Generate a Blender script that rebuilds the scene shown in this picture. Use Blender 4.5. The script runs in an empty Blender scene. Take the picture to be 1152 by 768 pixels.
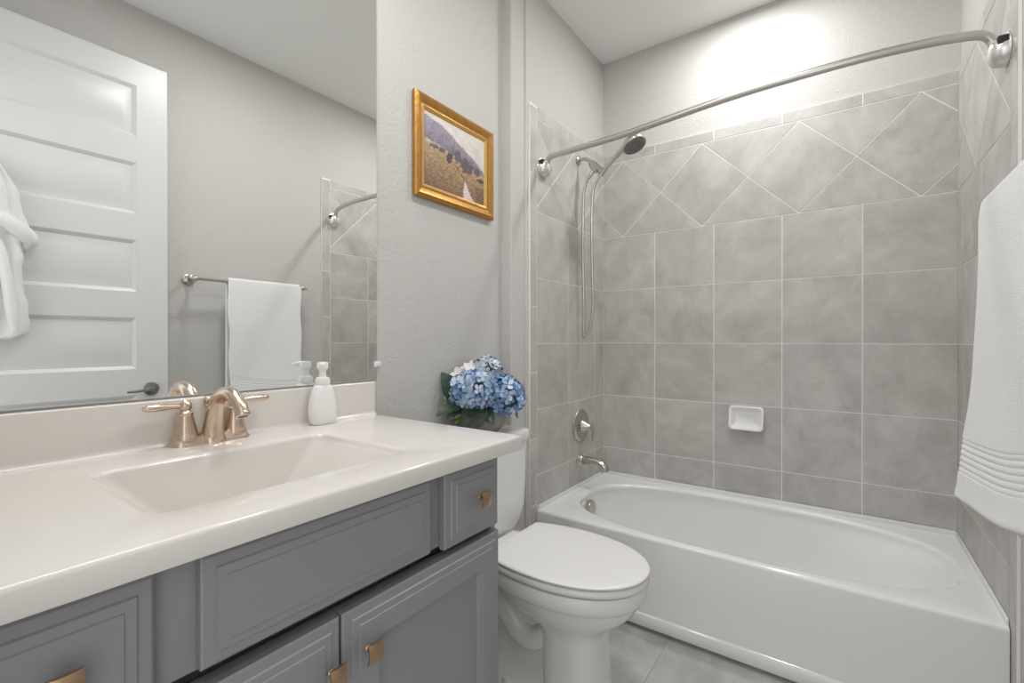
import bpy, bmesh, math, random
from mathutils import Vector, Matrix
random.seed(7)
C = bpy.context.scene.collection
PI = math.pi

# ------------------------------------------------------------------ camera
cam = bpy.data.cameras.new('camera'); cam_o = bpy.data.objects.new('camera', cam); C.objects.link(cam_o)
cam.sensor_fit = 'HORIZONTAL'; cam.sensor_width = 36.0; cam.lens = 36.0 * 522.70 / 1152.0
cam.clip_start = 0.02; cam.clip_end = 50
_R = Vector((0.813621, 0.581396, -0.000612)); _U = Vector((-0.001248, 0.002798, 0.999995)); _F = Vector((-0.581394, 0.813616, -0.003003))
cam_o.matrix_world = Matrix(((_R.x, _U.x, -_F.x, 1.15436), (_R.y, _U.y, -_F.y, -2.54578), (_R.z, _U.z, -_F.z, 1.13795), (0, 0, 0, 1)))
bpy.context.scene.camera = cam_o

# ------------------------------------------------------------------ world, lights, exposure
vs = bpy.context.scene.view_settings
vs.view_transform = 'Standard'; vs.look = 'None'; vs.gamma = 1.0; vs.exposure = 0.22; vs.use_curve_mapping = False
w = bpy.data.worlds.new('world'); bpy.context.scene.world = w; w.use_nodes = True
w.node_tree.nodes['Background'].inputs[0].default_value = (1.0, 0.995, 1.015, 1)
w.node_tree.nodes['Background'].inputs[1].default_value = 1.4
bpy.context.scene.cycles.max_bounces = 12
bpy.context.scene.cycles.diffuse_bounces = 8
bpy.context.scene.cycles.glossy_bounces = 6

def area(name, loc, size, power, color=(1, .95, .9), rot=(0, 0, 0), shape='DISK', sy=None, spread=None):
    l = bpy.data.lights.new(name, 'AREA'); l.shape = shape; l.size = size
    if sy: l.size_y = sy
    l.energy = power; l.color = color
    if spread: l.spread = spread
    o = bpy.data.objects.new(name, l); C.objects.link(o); o.location = loc; o.rotation_euler = rot
    return o
ZC = 2.767      # ceiling
FZ = -0.02      # floor
area('shower_downlight', (0.80, -0.34, ZC - 0.02), 0.13, 8.8, (1, .995, .99))
area('room_ceiling_light', (0.76, -1.46, ZC - 0.02), 0.22, 7.9, (1, .995, .99))
area('vanity_light_bar', (0.15, -2.09, 2.44), 0.10, 4.8, (1, .985, .97), (0, math.radians(-5), 0), 'RECTANGLE', 0.6)

# ------------------------------------------------------------------ helpers
def mat(name, col, rough=.5, metal=0.0, bump=0.0, bscale=100.0, bdetail=2.0, bdist=0.002, coat=0.0, var=None, vscale=8.0, spec=.5, sheen=0.0):
    m = bpy.data.materials.new(name); m.use_nodes = True
    nt = m.node_tree; b = nt.nodes['Principled BSDF']
    b.inputs['Base Color'].default_value = (*col, 1); b.inputs['Roughness'].default_value = rough
    b.inputs['Metallic'].default_value = metal; b.inputs['Coat Weight'].default_value = coat
    b.inputs['Specular IOR Level'].default_value = spec
    if sheen: b.inputs['Sheen Weight'].default_value = sheen
    if bump or var:
        tc = nt.nodes.new('ShaderNodeTexCoord')
    if bump:
        n = nt.nodes.new('ShaderNodeTexNoise'); n.inputs['Scale'].default_value = bscale; n.inputs['Detail'].default_value = bdetail
        bp = nt.nodes.new('ShaderNodeBump'); bp.inputs['Strength'].default_value = bump; bp.inputs['Distance'].default_value = bdist
        nt.links.new(tc.outputs['Object'], n.inputs['Vector']); nt.links.new(n.outputs['Fac'], bp.inputs['Height'])
        nt.links.new(bp.outputs['Normal'], b.inputs['Normal'])
    if var:
        n2 = nt.nodes.new('ShaderNodeTexNoise'); n2.inputs['Scale'].default_value = vscale; n2.inputs['Detail'].default_value = 4
        mx = nt.nodes.new('ShaderNodeMix'); mx.data_type = 'RGBA'
        mx.inputs[6].default_value = (*col, 1); mx.inputs[7].default_value = (*var, 1)
        nt.links.new(tc.outputs['Object'], n2.inputs['Vector']); nt.links.new(n2.outputs['Fac'], mx.inputs[0])
        nt.links.new(mx.outputs[2], b.inputs['Base Color'])
    return m

def stone_mat(name, dark, light, amp=.10, rough=.42, scale=5.0):
    m = bpy.data.materials.new(name); m.use_nodes = True; nt = m.node_tree; b = nt.nodes['Principled BSDF']
    N = nt.nodes.new; L = nt.links.new
    tc = N('ShaderNodeTexCoord'); ge = N('ShaderNodeNewGeometry')
    sc = N('ShaderNodeVectorMath'); sc.operation = 'SCALE'; sc.inputs[0].default_value = (37, 61, 83); L(ge.outputs['Random Per Island'], sc.inputs['Scale'])
    ad = N('ShaderNodeVectorMath'); ad.operation = 'ADD'; L(tc.outputs['Object'], ad.inputs[0]); L(sc.outputs[0], ad.inputs[1])
    ra = N('ShaderNodeVectorRotate'); ra.rotation_type = 'AXIS_ANGLE'; ra.inputs['Axis'].default_value = (.6, .6, .53)
    mu = N('ShaderNodeMath'); mu.operation = 'MULTIPLY'; mu.inputs[1].default_value = 23.0; L(ge.outputs['Random Per Island'], mu.inputs[0]); L(mu.outputs[0], ra.inputs['Angle']); L(ad.outputs[0], ra.inputs['Vector'])
    mp = N('ShaderNodeMapping'); mp.inputs['Rotation'].default_value = (.5, .6, .8); mp.inputs['Scale'].default_value = (1, 1.5, 2.0); L(ra.outputs[0], mp.inputs[0])
    n = N('ShaderNodeTexNoise'); n.inputs['Scale'].default_value = scale; n.inputs['Detail'].default_value = 9; n.inputs['Roughness'].default_value = .66; n.inputs['Distortion'].default_value = .35
    L(mp.outputs[0], n.inputs['Vector'])
    cr = N('ShaderNodeValToRGB'); cr.color_ramp.elements[0].position = .32; cr.color_ramp.elements[1].position = .70
    cr.color_ramp.elements[0].color = (*dark, 1); cr.color_ramp.elements[1].color = (*light, 1); L(n.outputs['Fac'], cr.inputs[0])
    hv = N('ShaderNodeHueSaturation'); L(cr.outputs[0], hv.inputs['Color'])
    mr = N('ShaderNodeMapRange'); mr.inputs['To Min'].default_value = 1 - amp / 2; mr.inputs['To Max'].default_value = 1 + amp / 2
    L(ge.outputs['Random Per Island'], mr.inputs[0]); L(mr.outputs[0], hv.inputs['Value']); L(hv.outputs[0], b.inputs['Base Color'])
    n3 = N('ShaderNodeTexNoise'); n3.inputs['Scale'].default_value = 60; n3.inputs['Detail'].default_value = 4; L(tc.outputs['Object'], n3.inputs['Vector'])
    bp = N('ShaderNodeBump'); bp.inputs['Strength'].default_value = .18; bp.inputs['Distance'].default_value = .003; L(n3.outputs['Fac'], bp.inputs['Height']); L(bp.outputs[0], b.inputs['Normal'])
    b.inputs['Roughness'].default_value = rough
    return m

def island_mat(name, stops, rough=.6, trans=0.0):
    m = bpy.data.materials.new(name); m.use_nodes = True; nt = m.node_tree; b = nt.nodes['Principled BSDF']
    ge = nt.nodes.new('ShaderNodeNewGeometry'); cr = nt.nodes.new('ShaderNodeValToRGB')
    els = cr.color_ramp.elements
    while len(els) < len(stops): els.new(.5)
    for e, (p, c) in zip(els, stops): e.position = p; e.color = (*c, 1)
    nt.links.new(ge.outputs['Random Per Island'], cr.inputs[0]); nt.links.new(cr.outputs[0], b.inputs['Base Color'])
    b.inputs['Roughness'].default_value = rough
    return m

def wpos(o):
    v = Vector((0, 0, 0))
    while o: v += o.location; o = o.parent
    return v

def obj(name, bm, m, parent=None, sharp=32, flat=False, loc=None):
    """link a bmesh (built in world coordinates) as one mesh object"""
    bmesh.ops.recalc_face_normals(bm, faces=bm.faces[:])
    if not flat:
        for f in bm.faces: f.smooth = True
        lim = math.radians(sharp)
        for e in bm.edges:
            if len(e.link_faces) == 2 and e.calc_face_angle(0) > lim: e.smooth = False
    if loc is None: loc = Vector((0, 0, 0))
    off = wpos(parent) if parent else Vector((0, 0, 0))
    loc = Vector(loc) if parent is None else Vector((0, 0, 0))
    bmesh.ops.translate(bm, verts=bm.verts[:], vec=-(off + loc))
    me = bpy.data.meshes.new(name); bm.to_mesh(me); bm.free()
    for mm in (m if isinstance(m, (list, tuple)) else [m]): me.materials.append(mm)
    o = bpy.data.objects.new(name, me); C.objects.link(o); o.location = loc
    if parent: o.parent = parent
    return o

def thing(name, label, cat, loc, group=None):
    o = bpy.data.objects.new(name, None); C.objects.link(o); o.location = loc; o.empty_display_size = .05
    o['label'] = label; o['category'] = cat
    if group: o['group'] = group
    return o
def tag(o, label, cat, group=None):
    o['label'] = label; o['category'] = cat
    if group: o['group'] = group
    return o
def struct(name, bm, m, parent=None, **k):
    o = obj(name, bm, m, parent, **k)
    if not parent: o['kind'] = 'structure'
    return o

def B(): return bmesh.new()
def bx(bm, a, b, bev=0.0, seg=2, mi=0):
    a = Vector(a); b = Vector(b)
    c = (a + b) / 2; s = b - a
    r = bmesh.ops.create_cube(bm, size=1.0, matrix=Matrix.Translation(c) @ Matrix.Diagonal((abs(s.x), abs(s.y), abs(s.z), 1)))
    vs_ = r['verts']
    fs = set(f for v in vs_ for f in v.link_faces)
    for f in fs: f.material_index = mi
    if bev:
        es = list(set(e for v in vs_ for e in v.link_edges))
        bmesh.ops.bevel(bm, geom=es, offset=bev, segments=seg, profile=.5, affect='EDGES')
    return bm
def loft(bm, rings, cap0=True, cap1=True, closed=True, mi=0):
    V = [[bm.verts.new(p) for p in r] for r in rings]
    n = len(V[0])
    for i in range(len(V) - 1):
        for j in range(n if closed else n - 1):
            k = (j + 1) % n
            f = bm.faces.new((V[i][j], V[i][k], V[i + 1][k], V[i + 1][j])); f.material_index = mi
    if cap0: bm.faces.new(V[0][::-1]).material_index = mi
    if cap1: bm.faces.new(V[-1]).material_index = mi
    return V
def frame_for(d):
    d = Vector(d).normalized()
    u = Vector((0, 0, 1)) if abs(d.z) < .9 else Vector((1, 0, 0))
    a = d.cross(u).normalized(); b = d.cross(a).normalized()
    return d, a, b
def lathe(bm, prof, origin=(0, 0, 0), axis=(0, 0, 1), seg=32, cap0=True, cap1=True, sx=1.0, sy=1.0):
    d, a, b = frame_for(axis); o = Vector(origin)
    rings = [[o + d * h + (a * math.cos(2 * PI * k / seg) * sx + b * math.sin(2 * PI * k / seg) * sy) * max(r, 1e-5) for k in range(seg)] for r, h in prof]
    loft(bm, rings, cap0, cap1)
    return bm
def smooth_path(pts, per=8):
    P = [Vector(p) for p in pts]; out = []
    for i in range(len(P) - 1):
        p0 = P[max(i - 1, 0)]; p1 = P[i]; p2 = P[i + 1]; p3 = P[min(i + 2, len(P) - 1)]
        for k in range(per):
            t = k / per
            out.append(.5 * ((2 * p1) + (p2 - p0) * t + (2 * p0 - 5 * p1 + 4 * p2 - p3) * t * t + (3 * p1 - p0 - 3 * p2 + p3) * t ** 3))
    out.append(P[-1]); return out
def tube(bm, pts, rad, seg=14, per=0, cap=True, sy=1.0):
    if per:
        n0 = len(pts)
        if isinstance(rad, (list, tuple)):
            rad = [v.x for v in smooth_path([(r, 0, 0) for r in rad], per)]
        pts = smooth_path(pts, per)
    P = [Vector(p) for p in pts]; n = len(P)
    R_ = rad if isinstance(rad, (list, tuple)) else [rad] * n
    T = [(P[min(i + 1, n - 1)] - P[max(i - 1, 0)]).normalized() for i in range(n)]
    _, a, b = frame_for(T[0]); rings = []
    for i in range(n):
        a = (a - T[i] * a.dot(T[i])).normalized(); b = T[i].cross(a)
        rings.append([P[i] + (a * math.cos(2 * PI * k / seg) + b * math.sin(2 * PI * k / seg) * sy) * R_[i] for k in range(seg)])
    loft(bm, rings, cap, cap)
    return bm
def rrect(cx, cy, hx, hy, r, z, seg=6):
    out = []
    r = min(r, hx, hy)
    for (sx, sy, a0) in ((1, 1, 0), (-1, 1, 90), (-1, -1, 180), (1, -1, 270)):
        for k in range(seg + 1):
            t = math.radians(a0 + 90 * k / seg)
            out.append(Vector((cx + sx * (hx - r) + r * math.cos(t), cy + sy * (hy - r) + r * math.sin(t), z)))
    return out
def lerp(a, b, t): return a + (b - a) * t
def sstep(t): t = max(0, min(1, t)); return t * t * (3 - 2 * t)
def interp(x, tab):
    if x <= tab[0][0]: return tab[0][1]
    for (x0, y0), (x1, y1) in zip(tab, tab[1:]):
        if x <= x1: return lerp(y0, y1, (x - x0) / (x1 - x0))
    return tab[-1][1]

# ------------------------------------------------------------------ materials
M_wall = mat('greige_textured_wall_paint', (.545, .535, .515), .75, bump=.55, bscale=95, bdetail=3, bdist=.004)
M_ceil = mat('ceiling_paint', (.80, .80, .785), .85, bump=.25, bscale=90, bdist=.003)
M_tile = stone_mat('grey_stone_look_tile', (.40, .388, .365), (.565, .553, .527), .09)
M_grout = mat('pale_grout', (.86, .855, .83), .9)
M_floor = stone_mat('floor_stone_tile', (.385, .38, .36), (.575, .57, .545), .06, .4, 4)
M_fgrout = mat('floor_grout', (.40, .385, .36), .9)
M_white = mat('white_glazed_porcelain', (.78, .775, .755), .10, coat=.3)
M_tub = mat('white_tub_enamel', (.80, .805, .80), .14, coat=.2)
M_seat = mat('white_seat_plastic', (.80, .795, .775), .22)
M_marble = mat('cream_cultured_marble', (.69, .655, .62), .13, var=(.71, .68, .64), vscale=3, coat=.2)
M_cab = mat('slate_grey_cabinet_paint', (.245, .246, .258), .38)
M_cabdark = mat('cabinet_interior_shadow_gap', (.05, .05, .055), .7)
M_bronze = mat('brushed_champagne_bronze', (.47, .315, .20), .36, 1.0, bump=.12, bscale=300)
M_faucet = mat('brushed_warm_nickel', (.66, .535, .43), .25, 1.0)
M_nickel = mat('brushed_nickel', (.56, .53, .49), .24, 1.0)
M_rod = mat('satin_nickel_rod', (.62, .60, .56), .34, 1.0)
M_chrome = mat('satin_white_nickel', (.80, .79, .77), .30, .85)
M_dark = mat('slot_shade_black', (.02, .02, .02), .6)  # black that paints in the shade of the rod bracket slots
M_pewter = mat('dark_pewter', (.30, .29, .28), .22, 1.0)
M_mirror = mat('mirror_glass', (.93, .94, .93), .0, 1.0)
M_clip = mat('clear_plastic_clip', (.75, .75, .73), .25)
M_door = mat('white_door_paint', (.665, .665, .655), .35)
M_trim = mat('white_trim_paint', (.78, .775, .76), .4)
M_towel = mat('white_terry_cloth', (.89, .89, .885), .95, bump=.9, bscale=420, bdetail=2, bdist=.004, sheen=.3)
M_gold = mat('antique_gold_leaf', (.62, .34, .09), .33, .85, bump=.35, bscale=60, bdetail=6, bdist=.003, var=(.40, .19, .05), vscale=45)
M_goldl = mat('bright_gold_leaf', (.80, .52, .18), .28, .9, bump=.2, bscale=80, bdist=.002)
M_plast = mat('white_bottle_plastic', (.84, .84, .825), .28)
M_vase = mat('grey_stone_planter', (.36, .35, .32), .8, bump=.6, bscale=60, bdist=.004, var=(.22, .22, .2), vscale=40)
M_leaf = mat('deep_green_leaf', (.020, .045, .026), .40, var=(.085, .135, .085), vscale=32, bump=.4, bscale=60)
M_leafl = mat('yellow_green_leaf', (.30, .33, .05), .5, var=(.12, .20, .04), vscale=40)
M_petA = island_mat('blue_petals', [(0, (.19, .33, .56)), (.45, (.36, .51, .72)), (1, (.72, .80, .90))])
M_petB = island_mat('deeper_blue_petals', [(0, (.13, .25, .48)), (.5, (.27, .41, .65)), (1, (.60, .71, .86))])
M_petC = island_mat('pale_grey_blue_petals', [(0, (.30, .40, .50)), (.5, (.50, .58, .64)), (1, (.72, .76, .76))])
M_petW = mat('cream_white_petals', (.88, .85, .80), .6)
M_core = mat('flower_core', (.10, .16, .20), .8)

# ------------------------------------------------------------------ room shell
XL = -0.070; XR = 1.534; YB = 0.01; YF = -2.62
T = 0.3048; ZR = 0.5117; ZRIM = 0.355
def prism_z(bm, outline, z0, z1):
    loft(bm, [[Vector((x, y, z0)) for x, y in outline], [Vector((x, y, z1)) for x, y in outline]])
    return bm
yj = -0.908; rb = 0.008; XP = -0.020; ys2 = -.806; rb2 = .006; XQ = -.010
def corner(xp, y, r): return [(xp - r + r * math.sin(t), y + r - r * math.cos(t)) for t in [k * PI / 2 / 6 for k in range(7)]]
out = [(XL, YF - .1), (XL, yj)] + corner(XP, yj, rb) + [(XP, ys2)] + corner(XQ, ys2, rb2) + [(XQ, YB + .1), (-.25, YB + .1), (-.25, YF - .1)]
struct('wall_left', prism_z(B(), out, FZ, ZC), M_wall)
struct('wall_back', bx(B(), (-.25, YB, FZ), (1.75, YB + .12, ZC)), M_wall)
struct('wall_right', bx(B(), (XR, YF - .1, FZ), (XR + .12, YB + .1, ZC)), M_wall)
bm = B()      # front wall with the doorway the camera stands in
bx(bm, (-.25, YF - .1, FZ), (.66, YF, ZC)); bx(bm, (.66, YF - .1, 2.47), (1.49, YF, ZC)); bx(bm, (1.49, YF - .1, FZ), (1.65, YF, ZC))
struct('wall_front', bm, M_wall)
struct('ceiling', bx(B(), (-.25, YF - .1, ZC), (1.75, YB + .12, ZC + .1)), M_ceil)
bx_ = B(); bx(bx_, (XL, -1.66, FZ), (XL + .014, yj - .002, FZ + .10), .004)
struct('baseboard_left', bx_, M_trim)
bx_ = B(); bx(bx_, (XR - .014, YF, FZ), (XR, -.785, FZ + .10), .004)
struct('baseboard_right', bx_, M_trim)
bm = B(); bx(bm, (.59, YF, FZ), (.66, YF + .016, 2.54), .004); bx(bm, (.66, YF, 2.47), (1.49, YF + .016, 2.54), .004)
struct('trim_1', bm, M_trim)

# tiles as geometry
def clip_poly(poly, u0, v0, u1, v1):
    def cl(pl, f, inter):
        o = []
        for i in range(len(pl)):
            a = pl[i - 1]; b = pl[i]; fa = f(a); fb = f(b)
            if fa != fb: o.append(inter(a, b))
            if fb: o.append(b)
        return o
    def ix(c, k):
        def g(a, b):
            t = (c - a[k]) / (b[k] - a[k]); return (a[0] + t * (b[0] - a[0]), a[1] + t * (b[1] - a[1]))
        return g
    p = poly
    for f, g in ((lambda q: q[0] >= u0, ix(u0, 0)), (lambda q: q[0] <= u1, ix(u1, 0)), (lambda q: q[1] >= v0, ix(v0, 1)), (lambda q: q[1] <= v1, ix(v1, 1))):
        if not p: return []
        p = cl(p, f, g)
    q = []
    for a in p:
        if not q or math.hypot(a[0] - q[-1][0], a[1] - q[-1][1]) > 1e-4: q.append(a)
    if len(q) > 1 and math.hypot(q[0][0] - q[-1][0], q[0][1] - q[-1][1]) < 1e-4: q.pop()
    return q
def inset(poly, d):
    n = len(poly); A = sum(poly[i - 1][0] * poly[i][1] - poly[i][0] * poly[i - 1][1] for i in range(n)) / 2
    if A < 0: poly = poly[::-1]
    if abs(A) < 2e-4: return None
    ls = []
    for i in range(n):
        a = poly[i]; b = poly[(i + 1) % n]; dx = b[0] - a[0]; dy = b[1] - a[1]; l = math.hypot(dx, dy)
        nx, ny = -dy / l, dx / l
        ls.append((nx, ny, nx * a[0] + ny * a[1] + d))
    o = []
    for i in range(n):
        n1 = ls[i - 1]; n2 = ls[i]; det = n1[0] * n2[1] - n1[1] * n2[0]
        if abs(det) < 1e-6: o.append((poly[i][0] + n2[0] * d, poly[i][1] + n2[1] * d)); continue
        o.append(((n1[2] * n2[1] - n1[1] * n2[2]) / det, (n1[0] * n2[2] - n1[2] * n2[0]) / det))
    A2 = sum(o[i - 1][0] * o[i][1] - o[i][0] * o[i - 1][1] for i in range(n)) / 2
    return o if A2 > 1e-4 else None
def tiles(name, polys, fmap, slab, parent, mats, g=.0019, depth=.0010, bev=.0010):
    bm = B()
    for (a, b) in slab: bx(bm, a, b, mi=1)
    for p in polys:
        o1 = inset(p, g); o2 = inset(p, g + bev)
        if not o1 or not o2 or len(o1) != len(o2): continue
        r1 = [fmap(u, v, -depth - .0005) for u, v in o1]; r2 = [fmap(u, v, -.0004) for u, v in o1]; r3 = [fmap(u, v, 0) for u, v in o2]
        V = loft(bm, [r1, r2, r3], False, True, True, 0)
    o = obj(name, bm, mats, parent, flat=True)
    return o
def wall_polys(u0, u1, ustart, ubull, vbottom, uvert, bull_side, vb_bull):
    """field squares from ustart in steps of T, band of on-point squares, cap row, bullnose strip. u in [u0,u1] is the field"""
    P = []
    zb = [vbottom] + [ZR + T * i for i in range(5)]
    us = [u for u in [ustart + T * i for i in range(-8, 9)] if u0 < u < u1]
    us = [u0] + us + [u1]
    for a, b in zip(us, us[1:]):
        for c, d in zip(zb, zb[1:]): P.append([(a, c), (b, c), (b, d), (a, d)])
    z0 = zb[-1]; h = T * math.sqrt(2); z1 = z0 + h
    for i in range(-12, 13):
        for cz in (0, 1):
            cu = uvert + h * i + (h / 2 if cz else 0)
            for cc in ((z0 + h / 2,) if not cz else (z0, z1)):
                q = clip_poly([(cu - h / 2, cc), (cu, cc - h / 2), (cu + h / 2, cc), (cu, cc + h / 2)], u0, z0, u1, z1)
                if len(q) > 2: P.append(q)
    for a, b in zip(us, us[1:]): P.append([(a, z1), (b, z1), (b, z1 + .053), (a, z1 + .053)])
    if ubull:
        a, b = ubull
        zz = [vb_bull] + [ZR - T / 2 + .02 + T * i for i in range(-3, 8) if vb_bull < ZR - T / 2 + .02 + T * i < z1 + .053] + [z1 + .053]
        for c, d in zip(zz, zz[1:]): P.append([(a, c), (b, c), (b, d), (a, d)])
    return P, z1 + .053
W = 5 * T
wb = bpy.data.objects['wall_back']; wl = bpy.data.objects['wall_left']; wr = bpy.data.objects['wall_right']
P, ZTOP = wall_polys(0, W, 0, None, .372, .120, 0, 0)
tiles('tile_surround', P, lambda u, v, d: Vector((u, -d, v)), [((0, .0015, .35), (W, .0095, ZTOP - .001))], wb, [M_tile, M_grout])
yfL = -.731; P, _ = wall_polys(yfL, 0, -.121, (-.788, yfL), .372, -.322, 0, FZ)
tiles('tile_surround', P, lambda u, v, d: Vector((d, u, v)), [((-.0095, yfL, .35), (-.0015, .009, ZTOP - .001)), ((-.0095, -.787, FZ), (-.0015, yfL, ZTOP - .001))], wl, [M_tile, M_grout])
yfR = -.7154; P, _ = wall_polys(yfR, 0, -.1058, (-.778, yfR), .372, -.315, 0, FZ)
tiles('tile_surround', P, lambda u, v, d: Vector((W - d, u, v)), [((W + .0015, yfR, .35), (W + .0095, .009, ZTOP - .001)), ((W + .0015, -.777, FZ), (W + .0095, yfR, ZTOP - .001))], wr, [M_tile, M_grout])
# floor tiles
P = []
for i in range(-2, 6):
    for j in range(-9, 2):
        u = .605 - .4572 * 2 + .4572 * i; v = -.68 + .4572 * j
        q = clip_poly([(u, v), (u + .4572, v), (u + .4572, v + .4572), (u, v + .4572)], -.08, YF - .6, XR, -.02)
        if len(q) > 2: P.append(q)
fl = tiles('floor', P, lambda u, v, d: Vector((u, v, FZ + d)), [((-.25, YF - .6, FZ - .08), (1.75, YB + .1, FZ - .0012))], None, [M_floor, M_fgrout], g=.0015, depth=.0012)
fl['kind'] = 'structure'

# open door lying along the right wall
bm = B()
XD = 1.470; y0, y1, z0, z1 = -2.47, -1.655, FZ + .012, 2.474
ys = [y0, y0 + .125, y1 - .125, y1]
pan = [(2.356 - .37 * i - .246, 2.356 - .37 * i) for i in range(6)]
bx(bm, (XD + .016, y0, z0), (XD + .036, y1, z1), .001)
def yz(x, a, b, c, d): return [Vector((x, a, c)), Vector((x, b, c)), Vector((x, b, d)), Vector((x, a, d))]
bx(bm, (XD, y0, z0), (XD + .017, ys[1], z1), .0015); bx(bm, (XD, ys[2], z0), (XD + .017, y1, z1), .0015)
zs = [z0] + [v for p in reversed(pan) for v in p] + [z1]
for k in range(0, len(zs), 2): bx(bm, (XD + .0001, ys[1] - .002, zs[k]), (XD + .017, ys[2] + .002, zs[k + 1]))
for c, d in pan:
    loft(bm, [yz(XD, ys[1], ys[2], c, d), yz(XD + .007, ys[1] + .012, ys[2] - .012, c + .012, d - .012), yz(XD + .011, ys[1] + .016, ys[2] - .016, c + .016, d - .016),
              yz(XD + .011, ys[1] + .030, ys[2] - .030, c + .030, d - .030), yz(XD + .003, ys[1] + .058, ys[2] - .058, c + .055, d - .055)], False, True)
door = struct('door_1', bm, M_door, sharp=20)
door['label'] = 'white six-panel open door seen in the mirror'
bm = B(); lathe(bm, [(.032, 0), (.033, .003), (.028, .010), (.014, .014), (.012, .045), (.010, .050)], (XD, -1.725, .902), (-1, 0, 0), 28)
tube(bm, [(XD - .045, -1.725, .902), (XD - .052, -1.745, .904), (XD - .050, -1.785, .898), (XD - .047, -1.83, .896)], [.010, .010, .0085, .006], 12, 5, sy=.8)
obj('door_handle', bm, M_pewter, door)

# ------------------------------------------------------------------ bathtub
def superell(cx, cy, a, b, n, N=112):
    o = []
    for k in range(N):
        t = 2 * PI * k / N; c = math.cos(t); s = math.sin(t)
        o.append((cx + a * math.copysign(abs(c) ** (2 / n), c), cy + b * math.copysign(abs(s) ** (2 / n), s)))
    return o
tub = thing('bathtub', 'white alcove bathtub with plain apron along the back tiled wall', 'bathtub', (.762, -.37, FZ))
NT = 112
op = superell(.775, -.370, .703, .333, 2.7, NT)
X0, X1, Y0, Y1 = .002, W - .002, -.735, -.003
def toRect(pt, x0, x1, y0_, y1_):
    cx, cy = .775, -.37; dx = pt[0] - cx; dy = pt[1] - cy; s = 1e9
    if abs(dx) > 1e-9: s = min(s, ((x1 if dx > 0 else x0) - cx) / dx)
    if abs(dy) > 1e-9: s = min(s, ((y1_ if dy > 0 else y0_) - cy) / dy)
    return [cx + dx * s, cy + dy * s]
def rect_ring(x0, x1, y0_, y1_, z):
    r = [toRect(p, x0, x1, y0_, y1_) for p in op]
    for cx, cy in ((x0, y0_), (x1, y0_), (x1, y1_), (x0, y1_)):     # snap the nearest sample to each corner
        k = min(range(NT), key=lambda i: (r[i][0] - cx) ** 2 + (r[i][1] - cy) ** 2); r[k] = [cx, cy]
    return [Vector((a, b, z)) for a, b in r]
def rr(ins, z): return rect_ring(X0, X1, Y0 + ins, Y1, z)
bm = B()
rings = [rr(.028, FZ + .002), rr(.028, FZ + .017), rr(-.005, FZ + .018), rr(-.0085, FZ + .022), rr(-.0085, .042), rr(-.006, .046), rr(.0, .050), rr(0, .200), rr(0, ZRIM - .014)]
for a in range(1, 6):
    t = a / 5 * PI / 2; rings.append(rr(.014 * (1 - math.cos(t)), ZRIM - .014 + .014 * math.sin(t)))
def ring_of(cx, cy, a, b, n, z): return [Vector((x, y, z)) for x, y in superell(cx, cy, a, b, n, NT)]
rings.append(ring_of(.775, -.37, .711, .341, 2.7, ZRIM + .001))
for a in range(1, 5):
    t = a / 4 * PI / 2
    rings.append(ring_of(.775, -.37, .711 - .020 * math.sin(t), .341 - .018 * math.sin(t), 2.7, ZRIM + .001 - .018 * (1 - math.cos(t))))
zb = .045
for k in range(1, 19):
    t = k / 18
    zz = lerp(ZRIM - .015, zb, sstep(t) if t > .5 else lerp(t * 1.0, sstep(t), t * 2)) if t < 1 else zb
    wl_ = t ** 2.2 * .55 + t * .45          # left end steep, right end ramps
    xl = lerp(.080, .175, t ** 2.5); xr = lerp(1.470, .990, t ** 1.15)
    yf = lerp(-.697, -.610, t ** 2.4); yk = lerp(-.043, -.130, t ** 2.4)
    rings.append(ring_of((xl + xr) / 2, (yf + yk) / 2, (xr - xl) / 2, (yk - yf) / 2, lerp(2.7, 3.2, t), zz))
for s in (.97, .80, .4):
    rings.append(ring_of(.5825, -.37, .4075 * s, .24 * s, 3.0, zb - .004 * (1 - s) - .006 * (s < .95)))
loft(bm, rings, True, True)
obj('tub_shell', bm, M_tub, tub, sharp=50)
bm = B(); bx(bm, (X0, Y1 - .004, ZRIM - .002), (X1, Y1 + .001, .374), .001); bx(bm, (X0 - .001, Y0 + .012, ZRIM - .002), (X0 + .004, Y1, .374), .001); bx(bm, (X1 - .004, Y0 + .012, ZRIM - .002), (X1 + .001, Y1, .374), .001)
obj('caulk_bead', bm, M_tub, tub)
bm = B(); lathe(bm, [(.034, -.02), (.036, 0), (.034, .006), (.026, .009), (.006, .010), (.004, .012), (0, .012)], (.104, -.375, .283), (.985, 0, .10), 32); obj('overflow_plate', bm, M_nickel, tub)
bm = B(); lathe(bm, [(.03, 0), (.03, .003), (.024, .004), (.020, .001), (0, .002)], (.30, -.37, zb - .008), (0, 0, 1), 28); obj('drain', bm, M_nickel, tub)

# ------------------------------------------------------------------ vanity
van = thing('vanity_cabinet', 'slate grey vanity cabinet with panel doors under the cream sink top', 'cabinet', (.2, -2.095, FZ))
YV0, YV1, XF, ZV = -2.528, -1.664, .474, .871
bm = B()
bx(bm, (XL + .003, YV1 - .018, FZ), (XF, YV1, ZV), .001)
bx(bm, (XL + .003, YV0, FZ), (XF, YV0 + .018, ZV), .001)
bx(bm, (XF - .020, YV0, .712), (XF, YV1, ZV), .001); bx(bm, (XF - .020, YV0, FZ + .10), (XF, YV1, .688), .001)
bx(bm, (XF - .06, YV0 + .01, .60), (XF - .05, YV1 - .01, .762))
bx(bm, (XL + .003, YV0, FZ + .10), (XF - .02, YV1, FZ + .118)); bx(bm, (XL + .003, YV0, FZ + .1), (XL + .012, YV1, ZV)); bx(bm, (XF - .085, YV0, FZ), (XF - .07, YV1, FZ + .1))
obj('cabinet_body', bm, M_cab, van)
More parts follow.
